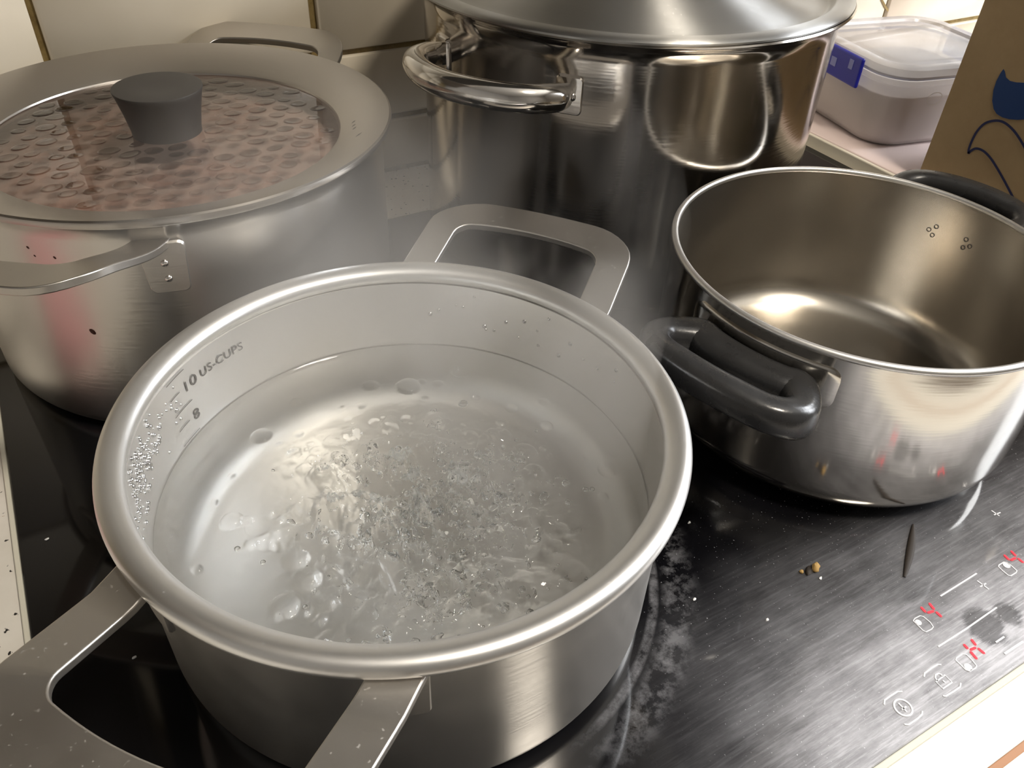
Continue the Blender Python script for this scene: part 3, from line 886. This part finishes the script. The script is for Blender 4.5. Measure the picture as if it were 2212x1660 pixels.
while y < 0.30:
    x = -0.31 + (0.023 if row % 2 else 0)
    while x < 0.31:
        dx, dy = x + rng.normal(0, 0.0045), y + rng.normal(0, 0.0035)
        rr = math.hypot(dx, dy)
        if 0.07 < rr < RG - 0.020 and rng.random() < 0.92:
            sz = rng.uniform(0.0095, 0.0155)
            sc = (sz * rng.uniform(1.05, 1.25), sz * rng.uniform(0.85, 1.05), sz * rng.uniform(0.35, 0.65))
            if dsrc is None:
                dsrc = part('droplet', v, f, M_DROPTHIN, glass, sharp=90)
                if dsrc.data.polygons[0].normal.z < 0: dsrc.data.flip_normals()
                dsrc.location = (dx * S, dy * S, (GZ(rr) + 0.0004) * S); dsrc.scale = sc
            else:
                link_copy(dsrc, glass, (dx, dy, GZ(rr) + 0.0004), (0, 0, rng.uniform(-0.4, 0.4)), sc)
        x += 0.046
    y += 0.0375; row += 1
for k, (px, py) in enumerate(((763, 256), (763.5, 264), (765, 271), (775, 291))):
    P = np.array((*on((px, py), 0.4085), 0.0)) - np.array((*CL, 0)); rr = math.hypot(P[0], P[1]); P[2] = -0.0165 + (rr - RG - 0.008) / (0.395 - RG - 0.008) * 0.027 + 0.0006
    t = np.array((P[0], P[1], 0)) / rr; t2 = np.array((0.9, 0.45, 0))
    a = P - t2 * 0.005 * (1.6 if k == 3 else 1); b = P + t2 * 0.005 * (1.6 if k == 3 else 1)
    for q in (a, b): q[2] = -0.0165 + (math.hypot(q[0], q[1]) - RG - 0.008) / (0.395 - RG - 0.008) * 0.027 + 0.0007
    v2, f2 = ribbon([a, (a + b) / 2, b], [0.001, 0.003, 0.001], (0, 0, 1)); part('steam_slot' if k < 3 else 'scratch', v2, f2, M_MARK, lid, smooth=False)

# ================================================================== STOCKPOT
CT = (1.1768, 1.5195)
sp = thing('stockpot', (*CT, 0), 'large shiny steel stockpot with tubular riveted side handle', 'pot')
RT, HT = 0.4445, 0.572
part('body', *lathe([(0, 0), (0.415, 0)] + arc(RT - 0.025, 0.025, 0.025, -90, 0, 6) + [(RT, 0.2), (RT, 0.53), (RT + 0.004, 0.550), (RT + 0.014, 0.562), (RT + 0.022, 0.566), (RT + 0.0245, 0.5695), (RT + 0.022, 0.573), (RT + 0.010, 0.572), (RT - 0.006, 0.56), (RT - 0.008, 0.05), (RT - 0.03, 0.02), (0, 0.02)], 180), M_STOCK, sp)
for ax in (200.0, 20.0):
    pts = []
    for az, r, z in ((-21, RT + 0.004, 0.467), (-19, RT + 0.045, 0.473), (-14.5, RT + 0.092, 0.480), (-7, RT + 0.122, 0.484), (0, RT + 0.132, 0.485), (7, RT + 0.122, 0.484), (14.5, RT + 0.092, 0.480), (19, RT + 0.045, 0.473), (21, RT + 0.004, 0.467)):
        a = math.radians(ax + az); pts.append((r * math.cos(a), r * math.sin(a), z))
    pa = smooth_path(pts, 8); m = len(pa)
    wa = [0.0235 if 6 < i < m - 7 else 0.0235 * (0.45 + 0.55 * min(i, m - 1 - i) / 7) for i in range(m)]
    wb_ = [0.0255 if 6 < i < m - 7 else 0.0255 * (0.9 + 0.1 * min(i, m - 1 - i) / 7) for i in range(m)]
    h = part('handle', *sweep(pa, wa, wb_, 20), M_HANDLE2, sp, sharp=70)
    for s in (-1, 1):
        am = ax + s * 21.0
        v, f = curved_plate(RT, am - 3.3, am + 3.3, 0.432, 0.502, 0.006)
        part('mount_plate', v, f, M_STOCK, h)
        a = math.radians(am + s * 0.9); d = (math.cos(a), math.sin(a), 0)
        v, f = dome(0.0085, 0.006)
        part('rivet', rot_to(v, (d[0] * (RT + 0.0055), d[1] * (RT + 0.0055), 0.466), d), f, M_HANDLE2, h)
sl = thing('steel_pot_lid', (1.1690, 1.5250, 0.573), 'spun steel lid sitting on the large stockpot', 'pot lid')
RLd = 0.4735
lidp = [(RLd - 0.010, 0.001), (RLd, 0.002), (RLd + 0.0005, 0.0055), (RLd - 0.003, 0.0085), (RLd - 0.012, 0.0105), (RLd - 0.034, 0.0100), (RLd - 0.040, 0.006), (RLd - 0.046, -0.004), (RLd - 0.054, -0.0065), (0.395, 0.0005), (0.35, 0.013), (0.29, 0.030), (0.22, 0.046), (0.12, 0.060), (0.05, 0.064), (0, 0.065)]
part('lid_plate', *lathe(lidp, 200), M_STOCKLID, sl, sharp=45)
kp = [(r, z + 0.033) for r, z in [(0.0, 0.030), (0.028, 0.031), (0.026, 0.045), (0.030, 0.060), (0.052, 0.072), (0.055, 0.080), (0.050, 0.088), (0.0, 0.092)]]
part('knob', *lathe(kp, 48), M_HANDLE2, sl)

# ================================================================== CASSEROLE (empty, black handles)
CR = (1.1423, 0.7339)
cp_ = thing('casserole', (*CR, 0), 'empty shallow steel casserole with black plastic side handles', 'pot')
RC, HC = 0.3270, 0.325
part('body', *lathe([(0, 0.0), (0.262, 0.0), (0.270, 0.004)] + arc(RC - 0.062, 0.066, 0.062, -78, 0, 10) + [(RC, 0.15), (RC, 0.300), (RC + 0.001, HC - 0.006)], 160), M_CASS, cp_)
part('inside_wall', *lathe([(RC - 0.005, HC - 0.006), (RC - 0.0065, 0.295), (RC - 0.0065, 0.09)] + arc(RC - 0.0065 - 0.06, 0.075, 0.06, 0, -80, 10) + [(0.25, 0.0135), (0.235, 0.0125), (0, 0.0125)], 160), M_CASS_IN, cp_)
part('rim', *lathe([(RC - 0.0068, HC - 0.008), (RC - 0.0062, HC - 0.002), (RC - 0.003, HC), (RC + 0.003, HC - 0.001), (RC + 0.005, HC - 0.005), (RC + 0.003, HC - 0.010), (RC - 0.002, HC - 0.011)], 180, closed=True), M_RIM, cp_, sharp=80)
for ax in (14.0, 194.0):
    # D-shaped moulding: inner side hugs the wall, outer bar is the grip
    cpts = []
    for vv in np.linspace(-0.088, 0.088, 9): cpts.append((math.sqrt(RC * RC - vv * vv) + 0.0325, vv, 0.252, 0.031, 0.034))
    for u, vv, z in ((0.384, 0.117, 0.259), (0.416, 0.117, 0.270), (0.440, 0.092, 0.278), (0.450, 0.048, 0.282), (0.453, 0.0, 0.283), (0.450, -0.048, 0.282), (0.440, -0.092, 0.278), (0.416, -0.117, 0.270), (0.384, -0.117, 0.259)):
        k = min(1, max(0, (u - 0.384) / 0.05)); cpts.append((u + 0.004, vv, z, 0.027 - 0.004 * k, 0.033 - 0.008 * k))
    base_ = part('handle', *closed_sweep(cpts, ax), M_BAKE, cp_, sharp=80)
    v, f = curved_plate(RC, -23.0, 23.0, 0.222, 0.296, 0.004, rc=0.02)
    part('mount_plate', rotz(v, ax), f, M_CASS, base_)
    a = math.radians(ax); d = (math.cos(a), math.sin(a), 0)
    v, f = dome(0.011, 0.008, 16, 4)
    part('screw', rot_to(v, (d[0] * (RC + 0.048), d[1] * (RC + 0.048), 0.245), d), f, M_HANDLE, base_)
for az, z in ((16.2, 0.2455), (14.2, 0.256), (14.4, 0.237), (3.1, 0.239), (1.1, 0.247), (3.2, 0.256)):
    a = math.radians(az); rr = RC - 0.0065; d = (-math.cos(a), -math.sin(a), 0)
    v, f = lathe([(0.0030, 0.0), (0.0032, 0.0012), (0.0046, 0.0012), (0.0048, 0.0)], 14, closed=True)
    part('weld_dot', rot_to(v, (rr * math.cos(a), rr * math.sin(a), z), d), f, M_MARK, cp_)

# ================================================================== BOARD, PLASTIC BOX, CARDBOARD BOX
bd = thing('cutting_board', (2.06, 0.6, -0.012), 'pinkish white board beside the hob, under the plastic box', 'board')
bevel(part('board_slab', *box_vf(0.0, 1.05, 0.0, 1.405, 0.0005, 0.042), M_BOARD, bd, smooth=False), 0.004)
bevel(part('board_edge', *box_vf(-0.012, 0.0, 0.0, 1.405, 0.0005, 0.039), M_BOARDEDGE, bd, smooth=False, label='cream edge band'), 0.003)

ang = math.radians(-11.5)
pbx = thing('plastic_food_box', (2.10, 1.455, 0.0305), 'cloudy plastic food box with clip lid, full of white powder', 'food box', rotz=ang)
W_, D_ = 0.49, 0.47
def rr_at(w, d, r, z, n=8): return [(x + W_ / 2, y + D_ / 2, z) for x, y in rrect(w, d, r, n)]
body = [rr_at(W_ - 0.075, D_ - 0.075, 0.09, 0.0), rr_at(W_ - 0.045, D_ - 0.045, 0.10, 0.010), rr_at(W_ - 0.036, D_ - 0.036, 0.10, 0.03), rr_at(W_ - 0.018, D_ - 0.018, 0.10, 0.185), rr_at(W_ - 0.002, D_ - 0.002, 0.10, 0.190), rr_at(W_ - 0.002, D_ - 0.002, 0.10, 0.205)]
part('box_body', *loft(body, True, False), M_PP, pbx, sharp=50)
seal = [rr_at(W_ - 0.012, D_ - 0.012, 0.10, 0.2055), rr_at(W_ - 0.012, D_ - 0.012, 0.10, 0.214)]
part('seal', *loft(seal, False, False), M_SEALB, pbx, sharp=50)
lidr = [rr_at(W_ + 0.008, D_ + 0.008, 0.105, 0.213), rr_at(W_ + 0.012, D_ + 0.012, 0.105, 0.220), rr_at(W_ + 0.010, D_ + 0.010, 0.105, 0.238), rr_at(W_ - 0.006, D_ - 0.006, 0.10, 0.244), rr_at(W_ - 0.06, D_ - 0.06, 0.085, 0.243), rr_at(W_ - 0.07, D_ - 0.07, 0.08, 0.236), rr_at(W_ - 0.10, D_ - 0.10, 0.07, 0.236), rr_at(W_ - 0.112, D_ - 0.112, 0.07, 0.241)]
part('lid', *loft(lidr, False, True), M_PPLID, pbx, sharp=40)
def clip(x0, x1, y0, y1):
    o = part('clip', *box_vf(x0, x1, y0, y1, 0.150, 0.236), M_BLUE, pbx, smooth=False); bevel(o, 0.006, 3)
    return o
cl1 = clip(-0.020, -0.008, 0.125, 0.335)
cl2 = clip(W_ + 0.008, W_ + 0.020, 0.10, 0.36)
for b in ((-0.0215, -0.0195, 0.16, 0.178, 0.195, 0.222), (-0.0215, -0.0195, 0.235, 0.26, 0.180, 0.205)):
    part('clip_mark', *box_vf(*b), plain('pale_clip_mark', (0.25, 0.27, 0.6), 0.4), cl1, smooth=False)
v, f = ribbon([(0.17 + 0.026 * math.cos(q), -0.0005 + 0.0, 0.150 + 0.018 * math.sin(q)) for q in np.linspace(0, 2 * math.pi, 20)[:-1]], 0.002, (0, -1, 0), True)
part('moulded_mark', [(x, 0.0035, z) for x, y, z in v], f, plain('faint_mark', (0.5, 0.46, 0.40), 0.5), pbx, smooth=False)
fl = thing('flour', (2.10, 1.455, 0.0305), 'white powder inside the cloudy plastic food box', 'flour', rotz=ang)
def fl_at(s, z): return [(x + W_ / 2, y + D_ / 2, z + 0.006 * noise.noise(Vector((x * 9, y * 9, 1)))) for x, y in rrect(W_ - s, D_ - s, 0.09, 8)]
part('flour_heap', *loft([[(x, y, 0.012) for x, y, z in fl_at(0.062, 0)], [(x, y, 0.035) for x, y, z in fl_at(0.048, 0)], fl_at(0.036, 0.150), fl_at(0.12, 0.160)]), M_FLOUR, fl, sharp=60)

XB = 2.09
bx = thing('cardboard_box', (XB, 0.28, 0.0305), 'brown cardboard box with blue printed marks, behind the casserole', 'box')
bxb = bevel(part('box_body', *box_vf(0.0, 0.42, 0.0, 1.0, 0.0, 0.78), M_CARD, bx, smooth=False), 0.004)
def face(p, off=0.0012):
    q = on_x((1700 + p[0] / 3.953, p[1] / 3.953), XB); return (-off, q[1] - 0.28, q[2] - 0.0305)
fin = [(1852, 588), (1828, 620), (1790, 692), (1764, 772), (1755, 860), (1766, 930), (1792, 972), (1840, 1002), (1900, 1018), (1970, 1023), (2060, 1018), (2150, 1000), (2230, 950), (2270, 880), (2285, 800), (2280, 700), (2270, 610), (2245, 560), (2225, 620), (2180, 680), (2110, 706), (2024, 706), (1960, 703), (1906, 690), (1872, 660), (1864, 612)]
bm = bmesh.new(); bvs = [bm.verts.new(face(p)) for p in fin]; fc = bm.faces.new(bvs); bmesh.ops.triangulate(bm, faces=[fc])
bm.verts.index_update()
part('printed_emblem', [q.co[:] for q in bm.verts], [tuple(w.index for w in fx.verts) for fx in bm.faces], M_INK, bxb, smooth=False, label='solid blue printed shape'); bm.free()
l1 = smooth_path([face(p) for p in [(1550, 1312), (1556, 1270), (1585, 1195), (1630, 1115), (1695, 1052), (1785, 1030), (1860, 1048), (1935, 1112), (1995, 1195), (2045, 1285), (2090, 1390)]], 5)
l2 = smooth_path([face(p) for p in [(1550, 1312), (1575, 1286), (1620, 1268), (1680, 1290), (1740, 1350), (1800, 1442), (1850, 1530), (1890, 1605), (1960, 1740)]], 5)
for l in (l1, l2):
    v, f = ribbon(l, 0.0062, (-1, 0, 0)); part('printed_line', v, f, M_INK2, bxb, smooth=False)

# ================================================================== SMALL THINGS ON THE HOB
def crumb(name, p, size, mat, label, cat, stretch=(1, 1, 0.6), rot=0.0, group=None, z0=0.0):
    x, y = on(p, 0.0); vs = []
    for q in bv: 
        k = 1 + 0.55 * noise.noise(Vector(q * 1.7) + Vector((p[0], p[1], 0)))
        vs.append((q[0] * size * stretch[0] * k, q[1] * size * stretch[1] * k, max(q[2] * size * stretch[2] * k + size * stretch[2] * 0.8, 0.0)))
    o = part(name, vs, bf, mat, None, loc=(x, y, z0), sharp=60); o.rotation_euler = (0, 0, rot)
    return props(o, label, cat, group)
crumb('crumb', (1761, 1229), 0.0075, M_CRUMB, 'larger golden crumb lying on the hob in front of the casserole', 'crumb', (1.3, 0.8, 0.6), 0.6)
crumb('burnt_crumb', (1746, 1235), 0.0065, M_CHAR, 'black burnt bit touching the golden crumb on the hob', 'crumb', (1.5, 0.8, 0.4), 0.5)
crumb('crumb', (1731, 1237), 0.0035, M_CRUMB, 'tiny golden crumb beside the black burnt bit, smaller than the other crumb', 'crumb', (1, 1, 0.6))
A, B = np.array(gp((1972, 1135), 0.0)), np.array(gp((1953, 1249), 0.0))
path = smooth_path([A + (B - A) * t + np.array((0.004 * math.sin(t * 3.1), 0, 0.0022)) for t in (0, 0.2, 0.4, 0.6, 0.8, 1.0)], 5)
m = len(path); wa = [0.0012 + 0.0048 * math.sin(math.pi * min(1, (i + 1) / m * 0.95)) for i in range(m)]
o = part('dark_sliver', *sweep(path, wa, [w * 0.4 for w in wa], 10), M_CHAR); props(o, 'thin dark pointed sliver lying on the smeared hob glass', 'sliver')
for px, py in ((102, 1166), (238, 1122), (245, 1150), (290, 1422), (1772, 1250), (1500, 1296), (1489, 1130), (1657, 1340)):
    crumb('grain', (px, py), 0.0022, M_WHITE, 'tiny white grain lying on the black hob glass', 'grain', (1.4, 0.9, 0.5), 0.3, 'white grains scattered on the hob')

# ================================================================== OUT OF FRAME, seen mirrored in the steel
hd = thing('range_hood', (0.9, 0, 0), 'dark grey range hood hanging over the hob', 'range hood')
zh = m2(0.53)
M_HOOD = plain('dark_hood_steel', (0.045, 0.042, 0.04), 0.5, 0.3)
v, f = loft([[(x, y, zh) for x, y in ((-1.15, 1.20), (1.15, 1.20), (1.15, YW - 0.016), (-1.15, YW - 0.016))], [(x, y, zh + 0.16) for x, y in ((-1.15, 1.20), (1.15, 1.20), (1.15, YW - 0.016), (-1.15, YW - 0.016))], [(x, y, zh + 0.7) for x, y in ((-0.4, 1.3), (0.4, 1.3), (0.4, YW - 0.016), (-0.4, YW - 0.016))]])
part('hood_canopy', v, f, M_HOOD, hd, smooth=False)
part('hood_chimney', *box_vf(-0.39, 0.39, 1.31, YW - 0.016, zh + 0.69, ZC), M_HOOD, hd, smooth=False)
for x0 in (-1.05, 0.05): part('grease_filter', *box_vf(x0, x0 + 1.0, 1.27, 1.95, zh - 0.012, zh - 0.001), plain('filter_mesh', (0.05, 0.048, 0.045), 0.5, 0.5), hd, smooth=False)
M_CAB = plain('brown_cabinet_front', (0.17, 0.14, 0.11), 0.45)
M_CABU = plain('cabinet_carcass', (0.13, 0.11, 0.09), 0.6)
for x0, x1, lab in ((m2(-1.1), -0.30, 'brown wall cabinet on the left of the range hood'), (2.10, m2(1.5), 'brown wall cabinet on the right of the range hood')):
    wc = thing('wall_cabinet', (x0, 1.02, m2(0.50)), lab, 'cabinet', group='wall cabinets beside the hood')
    w_ = x1 - x0
    part('carcass', *box_vf(0, w_, 0.06, 0.985, 0, 2.1), M_CABU, wc, smooth=False)
    for k in range(2):
        dr = bevel(part('door', *box_vf(0.01 + k * w_ / 2, (k + 1) * w_ / 2 - 0.01, 0.0, 0.058, 0.0, 2.1), M_CAB, wc, smooth=False), 0.006)
        xh = (w_ / 2 - 0.12) if k == 0 else (w_ / 2 + 0.12)
        part('door_handle', *sweep(smooth_path([(xh, 0.0, 0.15), (xh, -0.07, 0.17), (xh, -0.07, 0.45), (xh, 0.0, 0.47)], 6), 0.015, 0.015, 10, up=(1, 0, 0)), M_HANDLE2, dr)
pt = thing('dishcloth', (-0.60, 1.215, -0.0118), 'folded pink dishcloth on the countertop, mirrored in the lidded pot', 'cloth')
M_PINK = plain('pink_cotton', (0.72, 0.36, 0.37), 0.9)
for k, (dx, dy, z0) in enumerate(((0.0, 0.0, 0.0), (0.006, -0.004, 0.024))):
    pts = rrect(0.62 - 0.02 * k, 0.20, 0.02, 4); n_ = len(pts)
    rings = [[(x + dx, y + dy, z0 + h + 0.003 * noise.noise(Vector((x * 9, y * 9, k)))) for x, y in [(q[0] * s_, q[1] * s_) for q in pts]] for h, s_ in ((0.004, 0.985), (0.012, 1.0), (0.021, 0.985))]
    part('cloth_fold', *loft(rings), M_PINK, pt)

# ================================================================== STEAM
def mk_steam():
    m, nt, b = new_mat('rising_steam')
    nt.nodes.remove(b)
    co = objco(nt)
    n = noise_tex(nt, co, 11.0, 2.0, 0.55, mapping=(1.0, 1.0, 0.6))
    n.inputs['Distortion'].default_value = 0.6
    r = ramp(nt, n.outputs['Fac'], 0.42, 0.72)
    sep = N(nt, 'ShaderNodeSeparateXYZ'); L(nt, co, sep.inputs[0])
    mr = N(nt, 'ShaderNodeMapRange', interpolation_type='SMOOTHSTEP')
    mr.inputs['From Min'].default_value = 0.62 * S; mr.inputs['From Max'].default_value = 0.25 * S
    L(nt, sep.outputs[2], mr.inputs['Value'])
    d = mathn(nt, 'MULTIPLY', r.outputs[0], mr.outputs[0])
    d = mathn(nt, 'MULTIPLY', d, STEAM_D)
    v = N(nt, 'ShaderNodeVolumeScatter'); v.inputs['Color'].default_value = (1.0, 0.955, 0.90, 1)
    v.inputs['Anisotropy'].default_value = 0.2
    L(nt, d, v.inputs['Density'])
    L(nt, v.outputs[0], nt.nodes['Material Output'].inputs['Volume'])
    m.cycles.volume_step_rate = 1.0
    return m
STEAM_D = 9.0
def plume(cx, cy, rs, zs, lean):
    rings = []
    for r, z in zip(rs, zs):
        t = (z - zs[0]) / (zs[-1] - zs[0])
        rings.append([(cx + lean[0] * t + r * math.cos(a), cy + lean[1] * t + r * math.sin(a), z) for a in np.linspace(0, 2 * math.pi, 41)[:-1]])
    return loft(rings)
v, f = plume(0, 0, [0.325, 0.335, 0.36, 0.40, 0.38], [0.178, 0.27, 0.36, 0.48, 0.62], (0.16, 0.34))
o = part('steam', v, f, mk_steam(), None, loc=(*CF, 0))
props(o, 'thin white steam rising from the boiling saucepan', 'steam', kind='stuff')
